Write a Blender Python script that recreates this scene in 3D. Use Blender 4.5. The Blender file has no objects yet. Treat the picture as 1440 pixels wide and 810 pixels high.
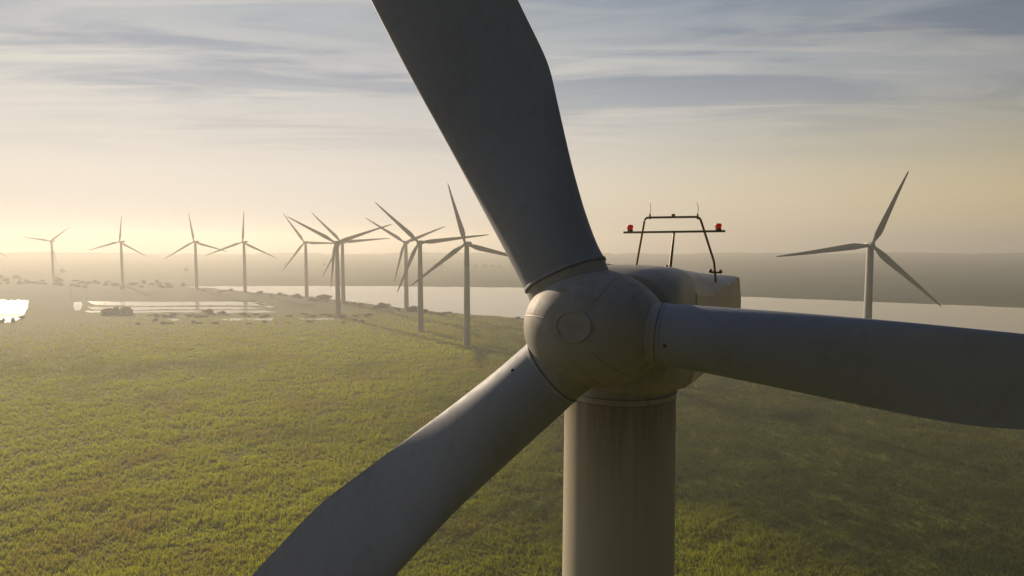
import bpy, bmesh, math, random
import numpy as np
from mathutils import Vector, Matrix
R = math.radians
random.seed(7)
rng = np.random.default_rng(11)
scene = bpy.context.scene
COL = scene.collection

# ------------------------------------------------------------------ camera, sky, sun, exposure
CAM = Vector((0, 0, 77.0)); PITCH = R(4.05); F = 960.0
cd = bpy.data.cameras.new('camera'); cam = bpy.data.objects.new('camera', cd); COL.objects.link(cam)
cam.location = CAM; cam.rotation_euler = (R(90) - PITCH, 0, 0)
cd.sensor_width = 36.0; cd.lens = 24.0; cd.clip_start = 0.1; cd.clip_end = 120000
scene.camera = cam
SUN_AZ, SUN_EL = R(-36.2), R(16)           # azimuth from +Y, positive towards +X
SUN = Vector((math.sin(SUN_AZ) * math.cos(SUN_EL), math.cos(SUN_AZ) * math.cos(SUN_EL), math.sin(SUN_EL)))
ld = bpy.data.lights.new('sun', 'SUN'); ld.energy = 3.9; ld.angle = R(0.6); ld.color = (1.0, 0.80, 0.56)
lo = bpy.data.objects.new('sun', ld); COL.objects.link(lo); lo.location = (-200, 220, 200)
lo.rotation_euler = SUN.to_track_quat('Z', 'Y').to_euler()
scene.view_settings.view_transform = 'Standard'; scene.view_settings.look = 'None'
scene.view_settings.gamma = 1.0; scene.view_settings.exposure = 0.8
scene.view_settings.use_curve_mapping = False
scene.render.engine = 'CYCLES'
scene.cycles.use_denoising = True
scene.cycles.volume_bounces = 1
scene.cycles.max_bounces = 6
scene.cycles.sample_clamp_indirect = 6.0

def nodes_of(idb):
    idb.use_nodes = True
    nt = idb.node_tree; nt.nodes.clear()
    return nt, nt.nodes, nt.links
def ramp(N, stops, interp='LINEAR'):
    r = N.new('ShaderNodeValToRGB'); cr = r.color_ramp; cr.interpolation = interp
    while len(cr.elements) < len(stops): cr.elements.new(0.5)
    for e, (p, c) in zip(cr.elements, stops):
        e.position = p; e.color = (c, c, c, 1) if isinstance(c, (int, float)) else (*c, 1)
    return r
def mth(N, L, op, a, b=None, c=None, clamp=False):
    m = N.new('ShaderNodeMath'); m.operation = op; m.use_clamp = clamp
    for i, v in enumerate((a, b, c)):
        if v is None: continue
        if isinstance(v, (int, float)): m.inputs[i].default_value = v
        else: L.new(v, m.inputs[i])
    return m.outputs[0]
def mixc(N, L, fac, a, b, mode='MIX'):
    m = N.new('ShaderNodeMix'); m.data_type = 'RGBA'; m.blend_type = mode; m.clamp_factor = True
    for sock, v in ((m.inputs[0], fac), (m.inputs[6], a), (m.inputs[7], b)):
        if isinstance(v, (int, float)): sock.default_value = v
        elif isinstance(v, tuple): sock.default_value = (*v, 1)
        else: L.new(v, sock)
    return m.outputs[2]
def noise(N, L, vec, scale, detail=4, rough=0.5, dist=0.0):
    n = N.new('ShaderNodeTexNoise'); n.inputs['Scale'].default_value = scale
    n.inputs['Detail'].default_value = detail; n.inputs['Roughness'].default_value = rough
    n.inputs['Distortion'].default_value = dist
    L.new(vec, n.inputs['Vector']); return n.outputs['Fac']
def mapping(N, L, vec, scale=(1, 1, 1), loc=(0, 0, 0), rot=(0, 0, 0)):
    m = N.new('ShaderNodeMapping'); m.inputs['Scale'].default_value = scale
    m.inputs['Location'].default_value = loc; m.inputs['Rotation'].default_value = rot
    L.new(vec, m.inputs['Vector']); return m.outputs[0]

w = bpy.data.worlds.new('World'); scene.world = w
nt, N, L = nodes_of(w)
out = N.new('ShaderNodeOutputWorld'); bg = N.new('ShaderNodeBackground'); L.new(bg.outputs[0], out.inputs[0])
sky = N.new('ShaderNodeTexSky'); sky.sky_type = 'NISHITA'; sky.sun_disc = False
sky.sun_elevation = SUN_EL; sky.sun_rotation = SUN_AZ
sky.altitude = 80; sky.air_density = 1.0; sky.dust_density = 4.0; sky.ozone_density = 1.5
bg.inputs[1].default_value = 0.10
tc = N.new('ShaderNodeTexCoord'); gen = tc.outputs['Generated']
sep = N.new('ShaderNodeSeparateXYZ'); L.new(gen, sep.inputs[0])
zz = mth(N, L, 'MAXIMUM', sep.outputs[2], 0.0)
den = mth(N, L, 'ADD', zz, 0.035)
comb = N.new('ShaderNodeCombineXYZ')
L.new(mth(N, L, 'DIVIDE', sep.outputs[0], den), comb.inputs[0]); L.new(mth(N, L, 'DIVIDE', sep.outputs[1], den), comb.inputs[1])
cl = comb.outputs[0]
dotn = N.new('ShaderNodeVectorMath'); dotn.operation = 'DOT_PRODUCT'; L.new(gen, dotn.inputs[0]); dotn.inputs[1].default_value = SUN
sd = dotn.outputs['Value']
n1 = noise(N, L, mapping(N, L, cl, (0.55, 1.15, 1), (3.1, 7.7, 0), (0, 0, R(4))), 1.0, 9, 0.58, 0.9)
n2 = noise(N, L, mapping(N, L, cl, (0.4, 2.6, 1), (11.3, 2.2, 0), (0, 0, R(3))), 1.0, 8, 0.6, 0.8)
el_fade = ramp(N, [(0.0, 0.0), (0.10, 0.0), (0.22, 0.85), (0.4, 1.0), (1.0, 1.0)]); L.new(zz, el_fade.inputs[0])
m1 = ramp(N, [(0.0, 0.0), (0.42, 0.0), (0.62, 1.0), (1.0, 1.0)], 'EASE'); L.new(n1, m1.inputs[0])
m2 = ramp(N, [(0.0, 0.0), (0.50, 0.0), (0.70, 1.0), (1.0, 1.0)], 'EASE'); L.new(n2, m2.inputs[0])
# thin high overcast that smears the sun: radiance by elevation, brighter and creamier towards the sun
KS = 5.6
toward = ramp(N, [(0.0, 0.02), (0.3, 0.035), (0.46, 0.13), (0.6, 0.43), (0.87, 0.84), (1.0, 0.98)])
L.new(mth(N, L, 'MULTIPLY_ADD', sd, 0.5, 0.5), toward.inputs[0])
def sc(c): return tuple(v * KS for v in c)
def by_elev(cols):
    r = ramp(N, [(p_, tuple(c)) for p_, c in cols]); L.new(zz, r.inputs[0]); return r.outputs[0]
veil_sun = by_elev([(0.0, (.74, .69, .63)), (0.09, (.80, .73, .65)), (0.19, (.60, .60, .59)), (0.33, (.37, .42, .48)), (0.6, (.28, .34, .44)), (1.0, (.2, .26, .36))])
veil_side = by_elev([(0.0, (1.3, 1.04, .60)), (0.06, (1.25, 1.0, .58)), (0.12, (.86, .78, .56)), (0.19, (.62, .63, .62)), (0.33, (.33, .40, .48)), (0.6, (.26, .37, .56)), (1.0, (.18, .29, .48))])
warm = ramp(N, [(0.0, 1.0), (0.62, 1.0), (0.93, 0.0), (1.0, 0.0)]); L.new(mth(N, L, 'MULTIPLY_ADD', sd, 0.5, 0.5), warm.inputs[0])
veil = mixc(N, L, warm.outputs[0], veil_sun, veil_side)
veil = mixc(N, L, 1.0, veil, toward.outputs[0], 'MULTIPLY')
veil = mixc(N, L, 1.0, veil, (KS, KS, KS), 'MULTIPLY')
c0 = mixc(N, L, 0.92, mixc(N, L, 1.0, sky.outputs[0], (6.0, 5.4, 4.6), 'DARKEN'), veil)
grey = mixc(N, L, 1.0, c0, (0.60, 0.66, 0.78), 'MULTIPLY')
cream = mixc(N, L, 1.0, c0, (1.42, 1.30, 1.16), 'MULTIPLY')
c1 = mixc(N, L, mth(N, L, 'MULTIPLY', m1.outputs[0], el_fade.outputs[0]), c0, grey)
c2 = mixc(N, L, mth(N, L, 'MULTIPLY', mth(N, L, 'MULTIPLY', m2.outputs[0], el_fade.outputs[0]), 0.62), c1, cream)
L.new(c2, bg.inputs[0])

# ------------------------------------------------------------------ pixel -> place helpers (1440 x 810)
FWD = Vector((0, math.cos(PITCH), -math.sin(PITCH))); UPV = Vector((0, math.sin(PITCH), math.cos(PITCH))); RGT = Vector((1, 0, 0))
def ray(px, py): return RGT * ((px - 720) / F) + UPV * (-(py - 405) / F) + FWD
def at_y(px, py, Y):
    d = ray(px, py); return CAM + d * (Y / d.y)
def ground(px, py, z=0.0):
    d = ray(px, py); return CAM + d * ((z - CAM.z) / d.z)
def on_plane(px, py, P, n):
    d = ray(px, py); return CAM + d * ((P - CAM).dot(n) / d.dot(n))

# ------------------------------------------------------------------ object helpers
def link(name, me, mat=None, parent=None):
    o = bpy.data.objects.new(name, me); COL.objects.link(o)
    if mat is not None: me.materials.append(mat)
    if parent is not None: o.parent = parent
    return o
def obj(name, bm, mat, parent=None, smooth=True, angle=40):
    me = bpy.data.meshes.new(name)
    bmesh.ops.recalc_face_normals(bm, faces=bm.faces)
    bm.to_mesh(me); bm.free()
    if smooth:
        me.polygons.foreach_set('use_smooth', [True] * len(me.polygons))
        me.set_sharp_from_angle(angle=R(angle))
    return link(name, me, mat, parent)
def tag(o, label=None, cat=None, group=None, kind=None):
    if label: o['label'] = label
    if cat: o['category'] = cat
    if group: o['group'] = group
    if kind: o['kind'] = kind
    return o
def empty(name, loc):
    o = bpy.data.objects.new(name, None); COL.objects.link(o); o.location = loc; o.empty_display_size = 0.5
    return o
def loft(bm, rings, cap=True):
    prev = None; first = None
    for rg in rings:
        vs = [bm.verts.new(p) for p in rg]
        if prev:
            n = len(vs)
            for i in range(n): bm.faces.new((prev[i], prev[(i + 1) % n], vs[(i + 1) % n], vs[i]))
        else: first = vs
        prev = vs
    if cap:
        bm.faces.new(first[::-1]); bm.faces.new(prev)
def frame_of(d):
    d = d.normalized(); a = Vector((0, 0, 1)) if abs(d.z) < 0.9 else Vector((1, 0, 0))
    x = d.cross(a).normalized(); return x, d.cross(x).normalized()
def tube(bm, pts, r, n=10):
    rings = []
    for i, p in enumerate(pts):
        d = (pts[min(i + 1, len(pts) - 1)] - pts[max(i - 1, 0)])
        x, y = frame_of(d)
        rr = r[i] if isinstance(r, (list, tuple)) else r
        rings.append([p + (x * math.cos(2 * math.pi * k / n) + y * math.sin(2 * math.pi * k / n)) * rr for k in range(n)])
    loft(bm, rings)
def box(bm, c, sx, sy, sz, rot=0.0):
    m = Matrix.Translation(c) @ Matrix.Rotation(rot, 4, 'Z') @ Matrix.Diagonal((sx, sy, sz, 1))
    return bmesh.ops.create_cube(bm, size=1.0, matrix=m)['verts']

# ------------------------------------------------------------------ materials
def principled(name, col, rough=0.5, metal=0.0):
    m = bpy.data.materials.new(name); nt, N, L = nodes_of(m)
    o = N.new('ShaderNodeOutputMaterial'); p = N.new('ShaderNodeBsdfPrincipled'); L.new(p.outputs[0], o.inputs[0])
    p.inputs['Base Color'].default_value = (*col, 1); p.inputs['Roughness'].default_value = rough; p.inputs['Metallic'].default_value = metal
    return m, N, L, p
def paint(name, col, dirt, amount=0.5, streak=False, rough=0.62):
    m, N, L, p = principled(name, col, rough)
    tc = N.new('ShaderNodeTexCoord'); v = tc.outputs['Object']
    a = noise(N, L, mapping(N, L, v, (1, 1, 1)), 0.9, 6, 0.6)
    b = noise(N, L, mapping(N, L, v, (1, 1, 0.06 if streak else 0.5)), 5.0, 5, 0.65)
    f = mth(N, L, 'MULTIPLY', a, b)
    rp = ramp(N, [(0.0, 0.0), (0.22, 0.0), (0.42, 1.0), (1.0, 1.0)]); L.new(f, rp.inputs[0])
    c = mixc(N, L, mth(N, L, 'MULTIPLY', rp.outputs[0], amount), col, dirt)
    L.new(c, p.inputs['Base Color'])
    p.inputs['Specular IOR Level'].default_value = 0.18
    L.new(mth(N, L, 'MULTIPLY_ADD', b, 0.25, rough - 0.1), p.inputs['Roughness'])
    return m
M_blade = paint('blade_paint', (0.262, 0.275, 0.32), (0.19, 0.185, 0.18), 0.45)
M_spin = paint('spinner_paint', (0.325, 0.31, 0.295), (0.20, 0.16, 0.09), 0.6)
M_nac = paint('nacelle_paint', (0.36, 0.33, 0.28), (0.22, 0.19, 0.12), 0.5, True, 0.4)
M_nac_lit = paint('nacelle_paint_lit', (0.66, 0.55, 0.44), (0.45, 0.38, 0.27), 0.45, True, 0.4)  # paler copy of the nacelle paint: sunlight on the rear put into the colour
M_far = paint('distant_turbine_paint', (0.34, 0.34, 0.33), (0.28, 0.27, 0.25), 0.3)
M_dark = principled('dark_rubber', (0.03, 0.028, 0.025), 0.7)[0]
M_gap = principled('root_joint_sealant', (0.17, 0.155, 0.13), 0.7)[0]
M_seam = principled('seam_sealant', (0.27, 0.25, 0.225), 0.6)[0]
M_steel = principled('painted_steel_tube', (0.14, 0.11, 0.05), 0.45, 0.4)[0]
m, N, L, p = principled('red_beacon_glass', (0.5, 0.015, 0.01), 0.15); M_red = m
p.inputs['Transmission Weight'].default_value = 0.35
p.inputs['Emission Color'].default_value = (1, 0.03, 0.01, 1); p.inputs['Emission Strength'].default_value = 0.05
# tower paint: oil and rust streaks running down from the yaw ring
m, N, L, p = principled('tower_paint', (0.40, 0.375, 0.31), 0.45); M_tower = m
tc = N.new('ShaderNodeTexCoord'); v = tc.outputs['Object']; sp = N.new('ShaderNodeSeparateXYZ'); L.new(v, sp.inputs[0])
st = noise(N, L, mapping(N, L, v, (1, 1, 0.05)), 6.5, 6, 0.7)
st2 = noise(N, L, mapping(N, L, v, (1, 1, 0.25)), 2.2, 5, 0.6)
TOWER_TOP = 73.0
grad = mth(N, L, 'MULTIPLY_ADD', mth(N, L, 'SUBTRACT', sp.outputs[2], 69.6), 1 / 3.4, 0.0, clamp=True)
fine = ramp(N, [(0.0, 0.0), (0.40, 0.05), (0.62, 1.0), (1, 1)]); L.new(st, fine.inputs[0])
f1 = mth(N, L, 'MULTIPLY', fine.outputs[0], mth(N, L, 'MULTIPLY_ADD', grad, 0.5, 0.06))
f1 = mth(N, L, 'MULTIPLY', f1, mth(N, L, 'ADD', st2, 0.35), clamp=True)
c = mixc(N, L, f1, (0.40, 0.375, 0.31), (0.19, 0.125, 0.04))
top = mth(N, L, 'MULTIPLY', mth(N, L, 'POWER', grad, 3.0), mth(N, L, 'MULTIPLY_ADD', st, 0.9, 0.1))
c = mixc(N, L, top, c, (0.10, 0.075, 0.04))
L.new(c, p.inputs['Base Color'])

# ------------------------------------------------------------------ ground
m, N, L, p = principled('meadow_soil', (0.08, 0.09, 0.03), 0.95); M_ground = m
tc = N.new('ShaderNodeTexCoord'); v = tc.outputs['Object']
sp = N.new('ShaderNodeSeparateXYZ'); L.new(v, sp.inputs[0])
g1 = noise(N, L, v, 0.006, 6, 0.6); g2 = noise(N, L, v, 0.09, 6, 0.65)
g3 = noise(N, L, mapping(N, L, v, (0.25, 1, 1)), 0.0045, 5, 0.6)
near = ramp(N, [(0.0, (0.08, 0.085, 0.014)), (0.4, (0.10, 0.11, 0.012)), (0.62, (0.13, 0.13, 0.018)), (1, (0.15, 0.135, 0.03))])
L.new(mth(N, L, 'MULTIPLY_ADD', g2, 0.65, mth(N, L, 'MULTIPLY', g1, 0.4)), near.inputs[0])
far = ramp(N, [(0.0, (0.008, 0.022, 0.018)), (0.40, (0.012, 0.034, 0.026)), (0.5, (0.028, 0.056, 0.038)), (0.56, (0.014, 0.038, 0.028)), (0.68, (0.06, 0.078, 0.045)), (1, (0.09, 0.09, 0.055))])
L.new(g3, far.inputs[0])
fd = mth(N, L, 'MULTIPLY_ADD', mth(N, L, 'SUBTRACT', sp.outputs[1], 640), 1 / 260, 0.0, clamp=True)
L.new(mixc(N, L, fd, near.outputs[0], far.outputs[0]), p.inputs['Base Color'])
p.inputs['Specular IOR Level'].default_value = 0.1
bp = N.new('ShaderNodeBump'); bp.inputs['Strength'].default_value = 0.9; bp.inputs['Distance'].default_value = 1.2
L.new(noise(N, L, v, 0.5, 5, 0.7), bp.inputs['Height']); L.new(bp.outputs[0], p.inputs['Normal'])

def sheet(name, pts, mat, z, kind='structure'):
    bm = bmesh.new(); bm.faces.new([bm.verts.new((q[0], q[1], z)) for q in pts])
    bmesh.ops.triangulate(bm, faces=bm.faces)
    return tag(obj(name, bm, mat, None, False), kind=kind)
edge = [(-9000 + 300 * i, 3720 + 70 * math.sin(i * 0.9) + rng.uniform(-60, 60)) for i in range(61)]
sheet('ground', [(-9000, -600), (9000, -600)] + edge[::-1], M_ground, 0.0)

# ------------------------------------------------------------------ water
def water(name, r0, r1, bump):
    m, N, L, p = principled(name, (0.27, 0.245, 0.205), r0)
    tc = N.new('ShaderNodeTexCoord'); v = tc.outputs['Object']
    bp = N.new('ShaderNodeBump'); bp.inputs['Strength'].default_value = bump; bp.inputs['Distance'].default_value = 0.25
    L.new(noise(N, L, mapping(N, L, v, (0.6, 1, 1)), 0.35, 5, 0.6), bp.inputs['Height']); L.new(bp.outputs[0], p.inputs['Normal'])
    wind = noise(N, L, mapping(N, L, v, (0.35, 1.4, 1), (0, 0, 0), (0, 0, R(20))), 0.012, 5, 0.6)
    wr = ramp(N, [(0.0, r0), (0.42, r0), (0.6, r1), (1, r1)]); L.new(wind, wr.inputs[0]); L.new(wr.outputs[0], p.inputs['Roughness'])
    p.inputs['IOR'].default_value = 1.33
    return m
M_water = water('river_water', 0.02, 0.09, 0.10)
M_strip = water('flooded_field_water', 0.10, 0.20, 0.2)
M_pond = water('pond_water', 0.07, 0.13, 0.15)
sheet('sea', [(-45000, 3300), (45000, 3300), (45000, 60000), (-45000, 60000)], M_water, -0.5)
def wavy(pix, amp, step=10):
    res = []
    for (a, b) in zip(pix[:-1], pix[1:]):
        n = max(2, int(abs(b[0] - a[0]) / step))
        for i in range(n):
            t = i / n
            res.append((a[0] + (b[0] - a[0]) * t, a[1] + (b[1] - a[1]) * t + rng.uniform(-amp, amp)))
    res.append(pix[-1]); return res
north = wavy([(266, 403.0), (430, 402.2), (560, 402.6), (730, 404.5), (880, 409.5), (1040, 417), (1240, 425), (1440, 433), (1700, 446), (2300, 474), (3200, 515)], 0.35)
south = wavy([(258, 403.6), (300, 405.5), (345, 410), (430, 417), (480, 423), (540, 430), (620, 439), (730, 447), (860, 455), (1040, 466), (1240, 478), (1440, 492), (1700, 512), (2300, 556), (3200, 620)], 0.7)
sheet('river', [ground(*q) for q in north] + [ground(*q) for q in south[::-1]], M_water, 0.06)
ponds = [
    [(-60, 424), (10, 421.5), (40, 422), (39, 432), (33, 444), (29, 449), (10, 453), (-60, 453)],
    [(104, 425), (114, 424.5), (116, 429), (113, 436), (106, 437), (103, 431)],
    [(121, 423.2), (160, 424.6), (345, 424.4), (372, 427), (378, 430), (300, 429.2), (200, 430.4), (133, 429)],
    [(123, 431.5), (205, 432), (330, 431.6), (377, 433.4), (340, 435), (235, 434.6), (185, 436.4), (128, 435)],
    [(118, 437), (143, 437.2), (140, 439.5), (124, 439.6)],
    [(186, 437.4), (250, 436.6), (372, 436.4), (390, 439), (330, 440.2), (240, 439), (188, 440)],
    [(352, 424.6), (362, 425.4), (386, 431.6), (379, 432.6)],
    [(228, 448), (241, 447.6), (252, 448.4), (250, 451), (234, 450.6)],
    [(308, 448.6), (330, 447.4), (384, 447.2), (383, 450.6), (350, 451), (315, 450.4)],
    [(416, 447.8), (470, 447.4), (468, 449.6), (432, 450.2)],
    [(418, 475), (432, 475), (430, 477.4), (421, 477)],
    [(448, 481), (460, 480.6), (466, 482.4), (454, 483)],
]
for k, pl in enumerate(ponds):
    sheet('pond', [ground(*q) for q in wavy(pl + [pl[0]], 1.1 if k == 0 else 0.4, 3)[:-1]], M_pond if k < 2 else M_strip, 0.05)

# ------------------------------------------------------------------ turbines
def ring_pts(c, x, y, rx, ry, n=32): return [c + x * (rx * math.cos(2 * math.pi * k / n)) + y * (ry * math.sin(2 * math.pi * k / n)) for k in range(n)]
def super_ring(c, U, W, hw, zb, zt, n, cnt=72, crown=0.0):
    zc = (zb + zt) / 2; hz = (zt - zb) / 2; res = []
    for k in range(cnt):
        t = 2 * math.pi * k / cnt; ct, s_ = math.cos(t), math.sin(t); nn = n
        if s_ > 0: nn = n + crown * 6
        x = math.copysign(abs(ct) ** (2 / nn), ct); z = math.copysign(abs(s_) ** (2 / nn), s_)
        zz_ = zc + hz * z
        if s_ > 0: zz_ -= crown * abs(x) ** 1.15 * z
        res.append(c + U * (hw * x) + W * zz_)
    return res
def section(center, ca, na, c, t, k, n=36):
    """closed section: chord along ca (leading edge at +), thickness along na; k=1 round root, k=0 airfoil"""
    pts = []
    for i in range(n):
        a = 2 * math.pi * i / n
        x = math.cos(a); y = math.sin(a)
        taper = ((1 + x) / 2) ** 0.62 * 1.25
        yy = y * (k + (1 - k) * taper)
        if y < 0: yy *= (k + (1 - k) * 0.75)
        pts.append(center + ca * (x * c / 2) + na * (yy * t / 2))
    return pts

PSI, TILT = R(23), R(8)
RF = Vector((-math.sin(PSI) * math.cos(TILT), -math.cos(PSI) * math.cos(TILT), math.sin(TILT)))
RU = Vector((math.cos(PSI), -math.sin(PSI), 0)); RV = RF.cross(RU)
HUB = at_y(833, 461, 15.0)
NT = R(4.6)
NA = Vector((math.sin(PSI) * math.cos(NT), math.cos(PSI) * math.cos(NT), -math.sin(NT)))   # towards the rear of the nacelle
NW = RU.cross(NA).normalized()
ax2 = Vector((NA.x, NA.y, 0)).normalized()
TB = HUB + ax2 * 2.55; TB.z = 0
turb = empty('wind_turbine', TB)
tag(turb, 'huge close white turbine with red lamps on its nacelle, rotor cropped by the frame', 'wind turbine')
def rel(bm, base): bmesh.ops.translate(bm, verts=bm.verts, vec=-base)
def part(name, bm, mat, parent=turb, base=TB, **kw):
    rel(bm, base); return obj(name, bm, mat, parent, **kw)

# tower
bm = bmesh.new(); zt = at_y(872, 554, TB.y).z
rings = []
for z, r in ((0, 2.15), (20, 2.02), (40, 1.84), (55, 1.65), (zt - 7, 1.47), (zt - 3, 1.435), (zt, 1.415)):
    rings.append(ring_pts(Vector((TB.x, TB.y, z)), RGT, Vector((0, 1, 0)), r, r, 64))
loft(bm, rings); tower = part('tower', bm, M_tower)
bm = bmesh.new()
loft(bm, [ring_pts(Vector((TB.x, TB.y, z)), RGT, Vector((0, 1, 0)), r, r, 64) for z, r in ((zt + 0.003, 1.40), (zt + 0.02, 1.43), (zt + 0.15, 1.43), (zt + 0.16, 1.36), (zt + 0.4, 1.36))])
part('yaw_ring', bm, M_nac)

# nacelle
def nacelle_mesh(bm, H, U, A, W, sc=1.0):
    st = [(1.28, 1.30, -1.40, 1.10, 2.8), (1.33, 1.52, -1.58, 1.24, 3.0), (1.6, 1.62, -1.70, 1.38, 3.6), (2.2, 1.66, -1.78, 1.48, 4.4), (3.0, 1.68, -1.78, 1.53, 5.0), (3.698, 1.72, -1.76, 1.55, 5.0)]
    loft(bm, [super_ring(H + A * (s * sc), U, W, hw * sc, zb * sc, zt_ * sc, n, 72) for (s, hw, zb, zt_, n) in st])
bm = bmesh.new(); nacelle_mesh(bm, HUB, RU, NA, NW)
nac = part('nacelle', bm, M_nac, angle=28)
def rear_ring(c, hw, zb, zc, zt_):
    h = zt_ - zc
    half = [(0, zb), (.5 * hw, zb), (.72 * hw, zb + .03), (.86 * hw, zb + .12), (.95 * hw, zb + .28), (1.0 * hw, zb + .6), (hw * 1.0, zc - 0.03), (hw * 1.0, zc),
            (.97 * hw, zc + .16 * h), (.925 * hw, zc + .38 * h), (.86 * hw, zc + .60 * h), (.77 * hw, zc + .78 * h), (.64 * hw, zc + .90 * h), (.45 * hw, zc + .965 * h), (.2 * hw, zt_)]
    pts = half + [(0, zt_)] + [(-x, z) for x, z in half[:0:-1]]
    return [c + RU * x + NW * z for x, z in pts]
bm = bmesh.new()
loft(bm, [rear_ring(HUB + NA * s, hw, zb, zc, zt_) for s, hw, zb, zc, zt_ in (
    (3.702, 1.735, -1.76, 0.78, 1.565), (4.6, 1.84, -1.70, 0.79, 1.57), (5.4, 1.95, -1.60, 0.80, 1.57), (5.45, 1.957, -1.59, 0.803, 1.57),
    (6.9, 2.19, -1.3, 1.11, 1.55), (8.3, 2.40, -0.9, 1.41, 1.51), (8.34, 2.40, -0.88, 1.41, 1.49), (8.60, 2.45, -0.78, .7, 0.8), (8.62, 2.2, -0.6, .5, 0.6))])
nac_rear = part('nacelle_rear_lit', bm, M_nac_lit, nac, angle=24)  # rear of the nacelle, split off to carry the painted sunlit tone

# spinner
SX = 1.20
prof = [(-1.12, 0.9), (-1.12, 1.20), (-1.05, 1.25), (-0.7, 1.30), (-0.3, 1.325), (0.1, 1.30), (0.45, 1.215), (0.8, 1.06), (1.08, 0.86), (1.28, 0.62), (1.38, 0.42), (1.42, 0.25), (1.43, 0.1)]
def spin_r(f):
    for (a, b) in zip(prof[1:-1], prof[2:]):
        if a[0] <= f <= b[0]: return a[1] + (b[1] - a[1]) * (f - a[0]) / (b[0] - a[0] + 1e-9)
    return prof[-1][1]
# smooth profile by Catmull-Rom resampling
def catmull(P, per=5):
    out = []
    for i in range(len(P) - 1):
        p0, p1, p2, p3 = P[max(i - 1, 0)], P[i], P[i + 1], P[min(i + 2, len(P) - 1)]
        for j in range(per):
            t = j / per
            out.append(tuple(0.5 * ((2 * b) + (c - a) * t + (2 * a - 5 * b + 4 * c - d) * t * t + (3 * b - a - 3 * c + d) * t ** 3) for a, b, c, d in zip(p0, p1, p2, p3)))
    out.append(P[-1]); return out
prof2 = prof[:1] + catmull(prof[1:], 4)
def spin_pt(f, w_, extra=0.0):
    r = np.interp(f, [q[0] for q in prof2[1:]], [q[1] for q in prof2[1:]]) + extra
    return HUB + RF * f + RU * (r * SX * math.cos(w_)) + RV * (r * math.sin(w_))
bm = bmesh.new()
loft(bm, [ring_pts(HUB + RF * f, RU, RV, r * SX, r, 72) for f, r in prof2])
spin = part('spinner', bm, M_spin, angle=50)
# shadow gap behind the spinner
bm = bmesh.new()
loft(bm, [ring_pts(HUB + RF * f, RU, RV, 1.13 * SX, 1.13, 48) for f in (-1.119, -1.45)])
part('hub_shadow_gap', bm, M_dark)
# nose disc with raised rim and worn emblem
bm = bmesh.new(); nd = []
for k in range(2): pass
NC = HUB + RF * 1.39
loft(bm, [ring_pts(NC + RF * f, RU, RV, r * SX, r, 40) for f, r in ((-0.1, 0.33), (0.055, 0.33), (0.065, 0.32), (0.065, 0.28), (0.05, 0.27), (0.06, 0.1), (0.062, 0.02))])
disc = part('nose_cap', bm, M_spin, spin)
bm = bmesh.new()
for dv, hw in ((0.07, 0.11), (0.0, 0.18), (-0.07, 0.12)):
    q = [NC + RF * f + RU * (a * hw * SX) + RV * (dv + b * 0.014) for f in (0.05, 0.068) for a, b in ((-1, -1), (1, -1), (1, 1), (-1, 1))]
    vs = [bm.verts.new(x) for x in q]
    for idx in ((0, 1, 2, 3), (4, 5, 6, 7), (0, 1, 5, 4), (1, 2, 6, 5), (2, 3, 7, 6), (3, 0, 4, 7)): bm.faces.new([vs[i] for i in idx])
part('emblem', bm, M_seam, spin, smooth=False)
# panel seams between the blades
for deg in (58, -58, 165):
    bm = bmesh.new()
    fs = np.linspace(1.30, -1.04, 40)
    tube(bm, [spin_pt(f, R(deg + 7 * math.sin((f + 1) * 1.3)), -0.004) for f in fs], 0.014, 6)
    part('panel_seam', bm, M_seam, spin)

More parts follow.
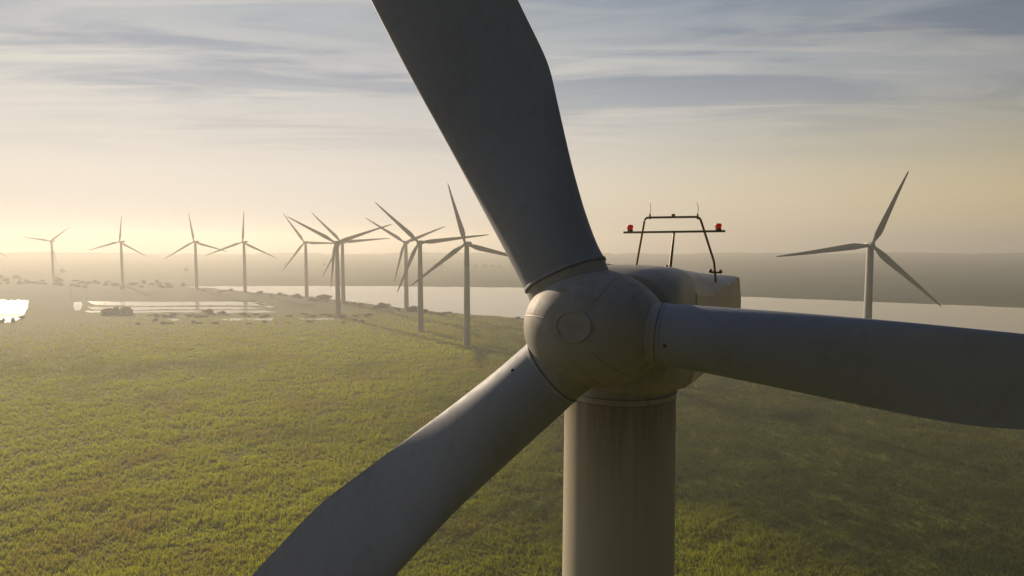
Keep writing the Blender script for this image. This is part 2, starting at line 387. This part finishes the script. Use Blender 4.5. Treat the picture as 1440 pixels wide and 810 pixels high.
# blades
def uv(px, py, off=0.0):
    P = on_plane(px, py, HUB + RF * off, RF); d = P - HUB
    return d.dot(RU), d.dot(RV)
def main_blade(lead, trail, axis_px, root_px, thick_root, twist0):
    Lp = [uv(*q) for q in lead]; Tp = [uv(*q) for q in trail]
    a0, a1 = uv(*axis_px[0]), uv(*axis_px[1])
    a = np.array([a1[0] - a0[0], a1[1] - a0[1]]); a /= np.linalg.norm(a)
    pv = np.array([-a[1], a[0]])
    if np.dot(np.array(Lp[0]) - np.array(Tp[0]), pv) < 0: pv = -pv     # pv points to the leading edge
    Lr = np.array([[np.dot(q, a), np.dot(q, pv)] for q in Lp]); Tr = np.array([[np.dot(q, a), np.dot(q, pv)] for q in Tp])
    r0 = np.dot(uv(*root_px), a)
    rend = min(Lr[-1, 0], Tr[-1, 0]); TIP = 41.0
    rs = np.concatenate([np.linspace(r0, rend, 46), np.linspace(rend, TIP, 30)[1:]])
    ql_e = np.interp(rend, Lr[:, 0], Lr[:, 1]); qt_e = np.interp(rend, Tr[:, 0], Tr[:, 1])
    mid_e = ql_e - 0.35 * (ql_e - qt_e)
    ql = np.where(rs <= rend, np.interp(rs, Lr[:, 0], Lr[:, 1]), 0); qt = np.where(rs <= rend, np.interp(rs, Tr[:, 0], Tr[:, 1]), 0)
    ch_e = ql_e - qt_e
    for i, r in enumerate(rs):
        if r > rend:
            t = (r - rend) / (TIP - rend)
            ch = ch_e * (1 - t) ** 1.15 * 0.86 + ch_e * 0.14 * math.sqrt(max(0, 1 - t ** 6)) + 0.02
            ql[i] = mid_e + 0.35 * ch; qt[i] = mid_e - 0.65 * ch
    ker = np.array([1, 2, 3, 2, 1]) / 9.0
    for arr in (ql, qt):
        pad = np.concatenate([[2 * arr[0] - arr[2], 2 * arr[0] - arr[1]], arr, [arr[-1], arr[-1]]])
        arr[:] = np.convolve(pad, ker, 'valid')
    rings = []; rootinfo = None
    for r, l, t_ in zip(rs, ql, qt):
        k = max(0.0, min(1.0, 1 - (r - r0 - 0.5) / 5.2)); k = k * k * (3 - 2 * k)
        beta = twist0 * max(0.0, 1 - (r - r0) / 30) * (1 - k)
        ch = (l - t_) / math.cos(beta)
        th = k * thick_root + (1 - k) * ch * max(0.15, 0.27 - 0.006 * (r - r0))
        cc = HUB + RU * (a[0] * r + pv[0] * (l + t_) / 2) + RV * (a[1] * r + pv[1] * (l + t_) / 2) - RF * (0.0)
        ca = (RU * pv[0] + RV * pv[1]) * math.cos(beta) + RF * math.sin(beta)
        na = ca.cross(RU * a[0] + RV * a[1]).normalized()
        if na.dot(RF) > 0: na = -na
        rings.append(section(cc, ca, na, ch, th, k, 40))
        if rootinfo is None: rootinfo = (cc, ca, na, ch, th)
    bm = bmesh.new(); loft(bm, rings)
    bl = part('blade', bm, M_blade, angle=60)
    cc, ca, na, ch, th = rootinfo; ad = RU * a[0] + RV * a[1]
    bm = bmesh.new()                                            # stub of the spinner the blade sits in
    loft(bm, [ring_pts(cc + ad * s, ca, na, ch / 2 * q, th / 2 * q, 48) for s, q in ((-1.0, 0.985), (-0.12, 0.985), (-0.025, 0.985))])
    part('root_stub', bm, M_spin, spin)
    bm = bmesh.new()
    loft(bm, [ring_pts(cc + ad * s, ca, na, ch / 2 * q, th / 2 * q, 48) for s, q in ((-0.0245, 0.965), (0.001, 0.965))])
    part('root_gap', bm, M_gap, bl)
    bm = bmesh.new()                                            # raised collar at the blade root
    loft(bm, [ring_pts(cc + ad * s, ca, na, ch / 2 * q, th / 2 * q, 48) for s, q in ((0.002, 1.0), (0.006, 1.022), (0.05, 1.022), (0.075, 1.004))])
    part('root_collar', bm, M_blade, bl)
    return bl, (cc, ca, na, ad, ch, th)
up_bl = main_blade([(742, 412), (712, 353), (673, 279), (623, 180), (577, 96), (527, 0), (475, -100), (443, -160)],
                   [(857, 374), (841, 351), (821, 296), (801, 225), (777, 131), (768, 92), (759, 69), (725, 0), (690, -75), (664, -130)],
                   ((797, 388), (655, 30)), (797, 388), 1.62, R(16))
rt_bl = main_blade([(928, 426), (1000, 431), (1100, 438), (1250, 451), (1440, 470), (1600, 487), (1760, 505)],
                   [(930, 515), (965, 519), (1000, 526), (1100, 547), (1250, 579), (1320, 593), (1380, 602), (1440, 606), (1520, 609), (1760, 612)],
                   ((930, 470), (1440, 530)), (931, 470), 1.5, R(16))
ll_bl = main_blade([(822, 551), (795, 577), (740, 627), (650, 711), (558, 812), (500, 876), (420, 962)],
                   [(733, 492), (700, 521), (640, 566), (550, 630), (470, 688), (440, 712), (424, 727), (348, 808), (290, 870), (210, 955)],
                   ((779, 522), (470, 775)), (777, 521), 1.5, R(16))
# drain/lightning receptor marks on the roots
for bl, px in ((rt_bl, (943, 486)), (ll_bl, (735, 519))):
    b_, (cc, ca, na, ad, ch, th) = bl
    P = on_plane(*px, HUB, RF); d = ray(*px).normalized()
    s = (P - cc).dot(ad); q = (P - cc).dot(ca)
    surf = cc + ad * s + ca * q - na * (th / 2 * math.sqrt(max(0.05, 1 - (q / (ch / 2)) ** 2)))
    surf2 = cc + ad * s + ca * q + na * (th / 2 * math.sqrt(max(0.05, 1 - (q / (ch / 2)) ** 2)))
    pp = surf if (surf - CAM).length < (surf2 - CAM).length else surf2
    bm = bmesh.new(); bmesh.ops.create_uvsphere(bm, u_segments=10, v_segments=8, radius=0.035, matrix=Matrix.Translation(pp))
    part('drain_plug', bm, M_dark, b_)

# beacon gantry on the nacelle roof
GP = HUB + NA * 6.0
gpt = lambda px, py, da=0.0: on_plane(px, py, GP + ax2 * da, ax2)
bm = bmesh.new()
def bend(P0, P1, P2, r=0.12, n=5):
    a = P1 + (P0 - P1).normalized() * r; b = P1 + (P2 - P1).normalized() * r
    return [a.lerp(P1, t).lerp(P1.lerp(b, t), t) for t in np.linspace(0, 1, n)]
A0, A1, A2, A3 = gpt(894, 378), gpt(907, 306), gpt(984, 305), gpt(1004, 368)
A4 = gpt(1006.5, 397)
tube(bm, [A0] + bend(A0, A1, A2) + bend(A1, A2, A3) + bend(A2, A3, A4, 0.06) + [A4], 0.034, 10)
tube(bm, [gpt(877, 327), gpt(1020, 325)], 0.034, 10)
tube(bm, [gpt(948, 327), gpt(942, 380, -0.4)], [0.03, 0.05], 10)
box(bm, gpt(947, 303), 0.09, 0.09, 0.09, -PSI)
for q in ((894, 374), (1006, 383)): box(bm, gpt(*q), 0.2, 0.2, 0.05, -PSI)
for q in ((999, 381), (1013, 382), (938, 375)):
    bmesh.ops.create_uvsphere(bm, u_segments=10, v_segments=6, radius=0.06, matrix=Matrix.Translation(gpt(*q)))
gan = part('beacon_gantry', bm, M_steel)
for px, py in ((886, 327), (1010, 325.6)):
    P = gpt(px, py)
    bm = bmesh.new()
    loft(bm, [ring_pts(P + Vector((0, 0, z)), RGT, Vector((0, 1, 0)), r, r, 20) for z, r in ((0.03, 0.05), (0.045, 0.09), (0.09, 0.09), (0.10, 0.06))])
    part('beacon_base', bm, M_steel, gan)
    bm = bmesh.new()
    loft(bm, [ring_pts(P + Vector((0, 0, z)), RGT, Vector((0, 1, 0)), r, r, 20) for z, r in ((0.101, 0.085), (0.12, 0.095), (0.19, 0.095), (0.225, 0.08), (0.238, 0.04))])
    part('red_beacon', bm, M_red, gan)
for px, lean in ((914, 0.0), (981, 0.02)):
    P = gpt(px, 305)
    bm = bmesh.new()
    tube(bm, [P - Vector((0, 0, 0.07)), P + Vector((0, 0, 0.09))], 0.028, 8)
    tube(bm, [P + Vector((0, 0, 0.09)), P + Vector((0.02, 0, 0.25)), P + Vector((0.01 - lean * 2, 0, 0.42))], [0.009, 0.008, 0.006], 6)
    part('wind_sensor', bm, M_steel, gan)
# roof rail and hatch details at the front of the roof
bm = bmesh.new()
q0 = HUB + NA * 1.9 - RU * 0.55 + NW * 1.38; q1 = q0 + NW * 0.16
tube(bm, [q0, q1], [0.05, 0.04], 10)
tube(bm, [q1, HUB + NA * 3.6 - RU * 0.3 + NW * 1.52, HUB + NA * 5.8 + RU * 0.1 + NW * 1.5], 0.012, 6)
tube(bm, [HUB + NA * 3.4 + RU * 0.0 + NW * 1.49, HUB + NA * 5.9 + RU * 0.35 + NW * 1.5], 0.03, 8)
part('roof_rail', bm, M_steel, nac)

# ---- distant turbines: hub pixel, blade tip pixels, vertical rotor radius in pixels
FARH = 74.0
far = [
    ((-24, 341), [(-31, 306), (-66, 352), (12, 363)], 31.5, 'turbine almost out of frame at the left edge, only a blade tip showing'),
    ((70.5, 339), [(97, 320), (31, 333), (80, 370)], 30.5, 'smallest turbine, third blade hanging down beside the tower, above the bright pond'),
    ((168, 340), [(171, 302), (124, 352), (207, 361)], 36.8, 'hazy turbine with one blade straight up, behind the flooded fields and blue shed'),
    ((272.5, 340), [(265, 299), (231, 364), (320, 354)], 40.4, 'hazy turbine at the left tip of the river, top blade leaning slightly left'),
    ((341, 340.5), [(343, 297), (288, 359.5), (389, 363)], 42.8, 'turbine with a vertical top blade, standing in front of the narrow river end'),
    ((428, 341), [(398, 300), (397, 381), (487, 342.5)], 45.6, 'turbine with blades pointing left up, left down and level right, before the crossed pair'),
    ((471.5, 341), [(403, 304), (552, 315), (465, 405)], 63.5, 'front turbine of the overlapping pair, thicker tower and one blade hanging down'),
    ((479.5, 340), [(437.5, 298.5), (549, 335), (453.5, 389)], 52.5, 'rear turbine of the overlapping pair, thinner tower standing just right of the other'),
    ((569, 341), [(513.5, 306), (627, 318), (554, 397.5)], 57.0, 'rear turbine just left of a larger one, its thin tower ending at the river bank'),
    ((588.5, 341), [(527, 284), (688, 330), (558, 412)], 75.0, 'larger turbine with long left raised blade, directly right of a thinner rear one'),
    ((654.3, 343), [(629.6, 257.5), (576, 403), (750, 368)], 87.0, 'tall turbine nearest the upper blade of the close rotor, left of it'),
    ((1226, 344.5), [(1278, 240), (1091, 361), (1324, 431)], 111.0, 'lone turbine on the right, rising above the long horizontal blade against the river'),
]
FPSI = R(14)
FF = Vector((-math.sin(FPSI), -math.cos(FPSI), 0)); FU = Vector((math.cos(FPSI), -math.sin(FPSI), 0)); FW = Vector((0, 0, 1))
for (hp, tips, ry, lab) in far:
    D = 44.4 * F / ry
    H = at_y(hp[0], hp[1], D); base = Vector((H.x, H.y, 0)) - FF * 3.2
    t = empty('wind_turbine', base); tag(t, lab, 'wind turbine', 'distant wind turbines')
    bm = bmesh.new()
    rt = 1.75 if ry < 100 else 1.9
    loft(bm, [ring_pts(Vector((base.x, base.y, z)), RGT, Vector((0, 1, 0)), r, r, 24) for z, r in ((0, 2.6), (25, 2.35), (50, 2.05), (H.z - 1.5, rt))])
    rel(bm, base); obj('tower', bm, M_far, t)
    bm = bmesh.new()
    loft(bm, [super_ring(H - FF * s, FU, FW, hw, zb, zt_, 3.5, 24) for s, hw, zb, zt_ in ((1.2, 1.5, -1.5, 1.4), (2, 2.0, -1.75, 1.7), (6, 2.1, -1.7, 1.75), (9.5, 2.0, -1.0, 1.6), (10, 1.6, -0.7, 1.3))])
    rel(bm, base); obj('nacelle', bm, M_far, t)
    bm = bmesh.new()
    loft(bm, [ring_pts(H + FF * f, FU, FW, r * 1.1, r, 20) for f, r in ((-1.3, 1.2), (-0.9, 1.6), (0.2, 1.6), (1.1, 1.2), (1.7, 0.6), (1.85, 0.1))])
    rel(bm, base); obj('spinner', bm, M_far, t)
    for tp in tips:
        T = on_plane(*tp, H, FF); ad = (T - H); Rl = ad.length; ad.normalize()
        lead = FF.cross(ad).normalized()                       # counter-clockwise seen from the front
        rings = []
        for s, c, th, k in ((0.02, 1.9, 1.9, 1), (0.06, 1.9, 1.8, 0.9), (0.11, 2.7, 1.3, 0.4), (0.17, 3.7, 1.0, 0.1), (0.22, 3.75, 0.85, 0), (0.35, 3.2, 0.6, 0), (0.5, 2.6, 0.45, 0), (0.7, 1.9, 0.3, 0), (0.88, 1.2, 0.2, 0), (0.97, 0.75, 0.12, 0), (1.0, 0.25, 0.06, 0)):
            be = R(14) * (1 - s) * (1 - k); ca = lead * math.cos(be) + FF * math.sin(be); na = ca.cross(ad).normalized()
            rings.append(section(H + ad * (s * Rl) - lead * (0.2 * max(0, c - 1.9)) - lead * 0.0, ca, na, c, th, k, 16))
        bm = bmesh.new(); loft(bm, rings); rel(bm, base); obj('blade', bm, M_far, t)

# ------------------------------------------------------------------ vegetation
m, N, L, _ = principled('reed_leaf', (0.1, 0.1, 0.03), 0.6); M_reed = m
out = [n for n in N if n.type == 'OUTPUT_MATERIAL'][0]; p = [n for n in N if n.type == 'BSDF_PRINCIPLED'][0]
at = N.new('ShaderNodeAttribute'); at.attribute_name = 'tint'
L.new(at.outputs['Color'], p.inputs['Base Color']); p.inputs['Specular IOR Level'].default_value = 0.5
tr = N.new('ShaderNodeBsdfTranslucent'); L.new(at.outputs['Color'], tr.inputs['Color'])
mx = N.new('ShaderNodeMixShader'); mx.inputs[0].default_value = 0.62
L.new(p.outputs[0], mx.inputs[1]); L.new(tr.outputs[0], mx.inputs[2]); L.new(mx.outputs[0], out.inputs[0])

def vnoise(x, y, seed):
    g = np.random.default_rng(seed).random((256, 256))
    xi = np.floor(x).astype(int); yi = np.floor(y).astype(int); fx = x - xi; fy = y - yi
    fx = fx * fx * (3 - 2 * fx); fy = fy * fy * (3 - 2 * fy)
    a = g[xi % 256, yi % 256]; b = g[(xi + 1) % 256, yi % 256]; c = g[xi % 256, (yi + 1) % 256]; d = g[(xi + 1) % 256, (yi + 1) % 256]
    return (a * (1 - fx) + b * fx) * (1 - fy) + (c * (1 - fx) + d * fx) * fy
def fbm(x, y, s, seed, oc=4):
    v = 0; amp = 0.5; tot = 0
    for o in range(oc):
        v = v + amp * vnoise(x / s * 2 ** o + 31.7 * o, y / s * 2 ** o + 17.3 * o, seed + o); tot += amp; amp *= 0.55
    return v / tot
def raw_mesh(name, V, nper, tint):
    """V: (n*nper,3) vertices of n separate faces with nper corners each"""
    me = bpy.data.meshes.new(name); nv = len(V); nf = nv // nper
    me.vertices.add(nv); me.vertices.foreach_set('co', V.astype(np.float32).ravel())
    me.loops.add(nv); me.loops.foreach_set('vertex_index', np.arange(nv, dtype=np.int32))
    me.polygons.add(nf); me.polygons.foreach_set('loop_start', np.arange(0, nv, nper, dtype=np.int32))
    me.update(calc_edges=True)
    at = me.color_attributes.new('tint', 'FLOAT_COLOR', 'POINT')
    c = np.ones((nv, 4), np.float32); c[:, :3] = tint; at.data.foreach_set('color', c.ravel())
    return me
SOUTH = [ground(*q) for q in south]; sx = np.array([q.x for q in SOUTH]); sy = np.array([q.y for q in SOUTH])
def meadow(nclump, d0, d1, nb):
    az = rng.uniform(-R(60), R(60), nclump); d = d0 * (d1 / d0) ** rng.random(nclump)
    x = d * np.sin(az); y = d * np.cos(az)
    big = 0.6 * fbm(x, y, 45, 3) + 0.5 * fbm(x * 0.5, y, 130, 63, 3) - 0.05; mid = fbm(x, y, 6.5, 21); pat = fbm(x, y, 26, 41)
    keep = (rng.random(nclump) < (0.35 + 1.1 * mid) * np.clip((760 - d) / 260, 0, 1)) & (y < np.interp(x, sx, sy) - 6)
    x, y, d, big, mid, pat = (v[keep] for v in (x, y, d, big, mid, pat)); n = len(x)
    sc = (d / 150) ** 0.55
    h = (0.5 + 1.5 * np.clip(mid - 0.25, 0, 1)) * rng.uniform(0.7, 1.3, n)
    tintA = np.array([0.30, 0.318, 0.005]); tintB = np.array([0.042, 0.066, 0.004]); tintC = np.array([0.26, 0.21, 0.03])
    f = np.clip((big - 0.28) * 2.6 - np.clip(x + 10, -60, 130) * 0.0092 + rng.normal(0, 0.07, n), 0, 1)[:, None]  # random patches, plus dimmer light towards the right put into the tint
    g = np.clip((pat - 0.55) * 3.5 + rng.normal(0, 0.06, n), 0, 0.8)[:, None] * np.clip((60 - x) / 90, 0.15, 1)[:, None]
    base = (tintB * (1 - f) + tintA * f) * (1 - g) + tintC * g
    Vs, Ts = [], []
    for b in range(nb):
        a = rng.uniform(0, 2 * math.pi, n); rad = rng.uniform(0, 0.45, n) * sc
        bx = x + np.cos(a) * rad; by = y + np.sin(a) * rad
        o = rng.uniform(0, math.pi, n); wd = 0.5 * rng.uniform(0.05, 0.12, n) * sc
        hh = h * rng.uniform(0.6, 1.15, n) * (0.8 + 0.2 * sc)
        lx = rng.normal(0, 0.17, n) * hh; ly = rng.normal(0, 0.17, n) * hh
        p0 = np.stack([bx - np.cos(o) * wd, by - np.sin(o) * wd, np.zeros(n) - 0.02], 1)
        p1 = np.stack([bx + np.cos(o) * wd, by + np.sin(o) * wd, np.zeros(n) - 0.02], 1)
        p2 = np.stack([bx + lx + np.cos(o) * wd * 0.8, by + ly + np.sin(o) * wd * 0.8, hh], 1)
        p3 = np.stack([bx + lx - np.cos(o) * wd * 0.8, by + ly - np.sin(o) * wd * 0.8, hh * 0.93], 1)
        Vs.append(np.stack([p0, p1, p2, p3], 1).reshape(-1, 3))
        tt = base * rng.uniform(0.92, 1.08, (n, 1)); Ts.append(np.repeat(tt, 4, 0))
    return np.concatenate(Vs), np.concatenate(Ts)
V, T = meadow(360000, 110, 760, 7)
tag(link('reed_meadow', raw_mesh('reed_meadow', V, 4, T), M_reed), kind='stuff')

def leaf_cloud(n, rx, ry, rz, cz, size, lumps, seed, tone):
    r = np.random.default_rng(seed)
    C = r.normal(0, 1, (lumps, 3)); C /= np.linalg.norm(C, axis=1)[:, None]; C *= r.uniform(0.2, 0.75, (lumps, 1)); C[:, 2] = C[:, 2] * 0.8
    k = r.integers(0, lumps, n); q = r.normal(0, 1, (n, 3)); q /= np.linalg.norm(q, axis=1)[:, None]
    q *= (r.random((n, 1)) ** 0.4) * r.uniform(0.28, 0.5, lumps)[k][:, None]
    P = (C[k] + q) * np.array([rx, ry, rz]) + np.array([0, 0, cz])
    P[:, 2] = np.maximum(P[:, 2], 0.15)
    a = r.normal(0, 1, (n, 3)); a /= np.linalg.norm(a, axis=1)[:, None]
    b = np.cross(a, r.normal(0, 1, (n, 3))); b /= np.linalg.norm(b, axis=1)[:, None]
    s = size * r.uniform(0.6, 1.3, (n, 1))
    V = np.stack([P - a * s, P + b * s * 0.6, P + a * s, P - b * s * 0.6], 1).reshape(-1, 3)
    t = np.array(tone) * r.uniform(0.7, 1.3, (n, 1)) * r.uniform(0.75, 1.25, lumps)[k][:, None]
    return V, np.repeat(t, 4, 0)
M_bark = principled('bark', (0.07, 0.055, 0.04), 0.9)[0]
kinds = []
for i in range(4):
    V, T = leaf_cloud(1500, 3.4, 3.2, 2.9, 1.9, 0.42, 14, 50 + i, (0.05, 0.062, 0.025))
    cm = raw_mesh('crown', V, 4, T); cm.materials.append(M_reed)
    bm = bmesh.new(); tube(bm, [Vector((0, 0, -0.1)), Vector((0.1, 0, 1.2)), Vector((0.3, 0.1, 3.0))], [0.28, 0.2, 0.07], 8)
    for k in range(4):
        a = k * 1.6 + i; tube(bm, [Vector((0.1, 0, 0.9 + 0.2 * k)), Vector((1.1 * math.cos(a), 1.1 * math.sin(a), 2.2 + 0.3 * k))], [0.12, 0.04], 6)
    tm = bpy.data.meshes.new('trunk'); bm.to_mesh(tm); bm.free(); tm.materials.append(M_bark)
    kinds.append((cm, tm))
def bush(px, py, wpx, hpx, name='bush', label=None, cat='bush', group=None):
    P = ground(px, py); sc_x = wpx / F * P.y / 6.4; sc_z = hpx / F * P.y / 5.2
    o = empty(name, P); o.scale = (sc_x, sc_x, sc_z); o.rotation_euler.z = random.uniform(0, 6.28)
    cm, tm = random.choice(kinds)
    link('crown', cm, None, o); link('trunk', tm, None, o)
    tag(o, label, cat, group); return o
G1 = 'bushes along the near river bank'
for px, py, wp, hp, lab in ((538, 432, 22, 8, 'large dark bush on the river bank between the overlapping pair and the thin tower'),
                            (582, 437, 18, 9, 'broad low bush on the river bank beside the thin rear turbine tower'),
                            (598, 439, 10, 6, 'small bush at the river edge right of the broad low bush'),
                            (456, 421, 24, 9, 'wide bush at the river edge left of the overlapping turbine pair'),
                            (418, 418, 14, 6, 'bush at the river edge left of the tower with level right blade'),
                            (365, 413, 12, 5, 'rounded bush on the bank right of the turbine before the narrow river'),
                            (393, 415, 9, 5, 'small bush standing alone on the bank in front of bright water'),
                            (324, 409, 9, 4, 'tiny bush near the narrow left end of the river'),
                            (728, 448, 9, 3.5, 'low bush at the river edge touching the close spinner')):
    bush(px, py, wp, hp, label=lab, group=G1)
for k in range(46):
    px = random.uniform(278, 640); py = np.interp(px, [q[0] for q in south], [q[1] for q in south]) + random.uniform(0.5, 5.0)
    bush(px, py, random.uniform(4, 11), random.uniform(1.8, 4.2), label='low hazy scrub bush along the near river bank', group=G1)
G2 = 'bushes around the flooded fields'
for px, py, wp, hp, lab in ((294, 441, 17, 8, 'dark round bush standing at the edge of the flooded strips'),
                            (312, 441.5, 12, 5, 'lower bush right beside the dark round one by the flooded strips'),
                            (176, 437, 22, 7, 'clump of trees directly behind the blue shed'),
                            (154, 437, 14, 5, 'smaller bush at the left end of the blue shed'),
                            (232, 446, 10, 5, 'bush between two short water glints below the flooded strips'),
                            (31, 448, 9, 5, 'rounded bush at the right corner of the glaring pond'),
                            (-2, 454, 12, 5, 'wide bush at the left frame edge before the glaring pond'),
                            (5, 453, 5, 7, 'thin upright bush in front of the glaring pond, left one'),
                            (19, 453, 7, 8, 'upright bush in front of the glaring pond, right one')):
    bush(px, py, wp, hp, label=lab, group=G2)
for k in range(60):
    px = random.uniform(190, 520); py = random.uniform(442, 446.5) if k % 3 else random.uniform(451, 456)
    bush(px, py, random.uniform(5, 14), random.uniform(1.5, 4.0), label='low brownish scrub bush in the band between flooded fields and meadow', group=G2)
G3 = 'trees in the hazy belt behind the glaring pond'
for k in range(70):
    px = random.uniform(-40, 150) if k % 4 else random.uniform(150, 260)
    py = np.interp(px, [-40, 60, 130, 260], [396, 396, 402, 404]) + random.uniform(-7, 4)
    bush(px, py, random.uniform(5, 13), random.uniform(2.5, 6), 'tree', 'hazy tree in the belt behind the glaring pond', 'tree', G3)

# far shore woodland: reads as one low mass at the end of the land
n = 9000; r_ = np.random.default_rng(5)
xs = r_.uniform(-4200, 4200, n); ys = 3600 + 110 * fbm(xs, xs * 0, 500, 77) + r_.uniform(-40, 40, n)
dens = fbm(xs, xs * 0 + 5, 420, 99); kp = dens > 0.36; xs, ys, dens = xs[kp], ys[kp], dens[kp]; n = len(xs)
hh = 16 * np.clip(dens - 0.3, 0.05, 1) * r_.uniform(0.6, 1.5, n); zz_ = r_.uniform(0.2, 1.0, n) * hh
P = np.stack([xs, ys, zz_], 1); a = r_.normal(0, 1, (n, 3)); a[:, 1] *= 0.5; a /= np.linalg.norm(a, axis=1)[:, None]
b = np.cross(a, r_.normal(0, 1, (n, 3))); b /= np.linalg.norm(b, axis=1)[:, None]; s = r_.uniform(3, 7, (n, 1))
V = np.stack([P - a * s, P + b * s, P + a * s, P - b * s], 1).reshape(-1, 3); V[:, 2] = np.maximum(V[:, 2], 0.1)
tag(link('far_woodland', raw_mesh('far_woodland', V, 4, np.repeat(np.full((n, 3), (0.035, 0.045, 0.025)), 4, 0)), M_reed), kind='stuff')

# ------------------------------------------------------------------ small buildings and masts
M_blue = principled('blue_sheet_metal', (0.07, 0.2, 0.5), 0.5)[0]
M_roof = principled('brown_roof', (0.12, 0.09, 0.07), 0.8)[0]
M_white = principled('white_render', (0.75, 0.74, 0.7), 0.7)[0]
M_win = principled('dark_window', (0.03, 0.035, 0.04), 0.2)[0]
M_orange = principled('red_tile', (0.4, 0.09, 0.05), 0.7)[0]
def house(name, px, py, wpx, hm, dep, mw, mr, label, cat='building', group=None, pitch=0.35, nwin=4):
    P = ground(px, py); W = wpx / F * P.y
    o = empty(name, P); tag(o, label, cat, group)
    bm = bmesh.new(); box(bm, Vector((0, 0, hm / 2)), W, dep, hm); obj('wall', bm, mw, o, False)
    bm = bmesh.new(); e = 0.4; rh = dep * pitch
    q = [(-W / 2 - e, -dep / 2 - e, hm + 0.003), (W / 2 + e, -dep / 2 - e, hm + 0.003), (W / 2 + e, dep / 2 + e, hm + 0.003), (-W / 2 - e, dep / 2 + e, hm + 0.003), (-W / 2 - e, 0, hm + rh), (W / 2 + e, 0, hm + rh)]
    vs = [bm.verts.new(x) for x in q]
    for idx in ((0, 1, 5, 4), (2, 3, 4, 5), (0, 4, 3), (1, 2, 5), (0, 3, 2, 1)): bm.faces.new([vs[i] for i in idx])
    obj('roof', bm, mr, o, False)
    for k in range(nwin):
        bm = bmesh.new(); box(bm, Vector((-W / 2 + W * (k + 0.5) / nwin, -dep / 2 - 0.02, hm * 0.55)), W / nwin * 0.4, 0.1, hm * 0.3); obj('window', bm, M_win, o, False)
    return o
house('shed', 165, 442.5, 38, 4.2, 9, M_blue, M_roof, 'long blue shed beside the flooded fields on the left', 'shed', pitch=0.2)
house('kiosk', 163.5, 436.5, 4.5, 3.2, 4, M_orange, M_white, 'tiny red hut showing above the roof of the blue shed', 'hut', nwin=1)
G4 = 'white houses far across the river'
for px, py, wp in ((611, 376, 4), (620, 375.6, 5), (660, 376, 4), (668, 376.2, 6), (682, 376, 8), (694, 376.4, 5), (702, 376, 4), (456, 374, 3), (401, 373, 3)):
    house('house', px, py, wp, 5, 9, M_white, M_roof, 'tiny white house far across the river, left of the upper blade', 'house', G4, nwin=2)
for px, py in ((262, 381), (88, 383)):
    house('house', px, py, 4, 5, 9, M_white, M_roof, 'tiny white house far away in the left haze', 'house', 'white houses in the left haze', nwin=2)
def mast(px, py, top, label, arms=1):
    P = ground(px, py); h = (py - top) / F * P.y
    o = empty('utility_pole', P); tag(o, label, 'pole')
    bm = bmesh.new(); tube(bm, [Vector((0, 0, -0.2)), Vector((0, 0, h))], [0.22, 0.14], 8); obj('pole', bm, M_steel, o)
    bm = bmesh.new()
    for k in range(arms): box(bm, Vector((0, 0, h - 1 - 1.6 * k)), 2.6, 0.14, 0.14)
    obj('crossarm', bm, M_steel, o, False)
mast(100, 424, 397, 'tall thin pole left of the flooded fields', 2)
mast(171, 436, 418, 'thin mast rising behind the blue shed', 1)
mast(148, 437, 419, 'thin mast at the left end of the blue shed', 1)
mast(122, 424, 404, 'faint pole between two turbines at the top edge of the flooded fields', 1)

# ------------------------------------------------------------------ haze
bm = bmesh.new()
q = [(x, y, z) for z in (-1.5, 128.0) for x, y in ((-46000, -2000), (46000, -2000), (46000, 61000), (-46000, 61000))]
vs = [bm.verts.new(x) for x in q]
for idx in ((0, 3, 2, 1), (4, 5, 6, 7), (0, 1, 5, 4), (1, 2, 6, 5), (2, 3, 7, 6), (3, 0, 4, 7)): bm.faces.new([vs[i] for i in idx])
mh = bpy.data.materials.new('haze'); nt, N, L = nodes_of(mh)
o = N.new('ShaderNodeOutputMaterial'); vp = N.new('ShaderNodeVolumePrincipled'); L.new(vp.outputs[0], o.inputs['Volume'])
vp.inputs['Color'].default_value = (0.67, 0.66, 0.63, 1); vp.inputs['Density'].default_value = 0.00041
vp.inputs['Anisotropy'].default_value = 0.39
hz = obj('haze', bm, mh, None, False); tag(hz, kind='stuff')
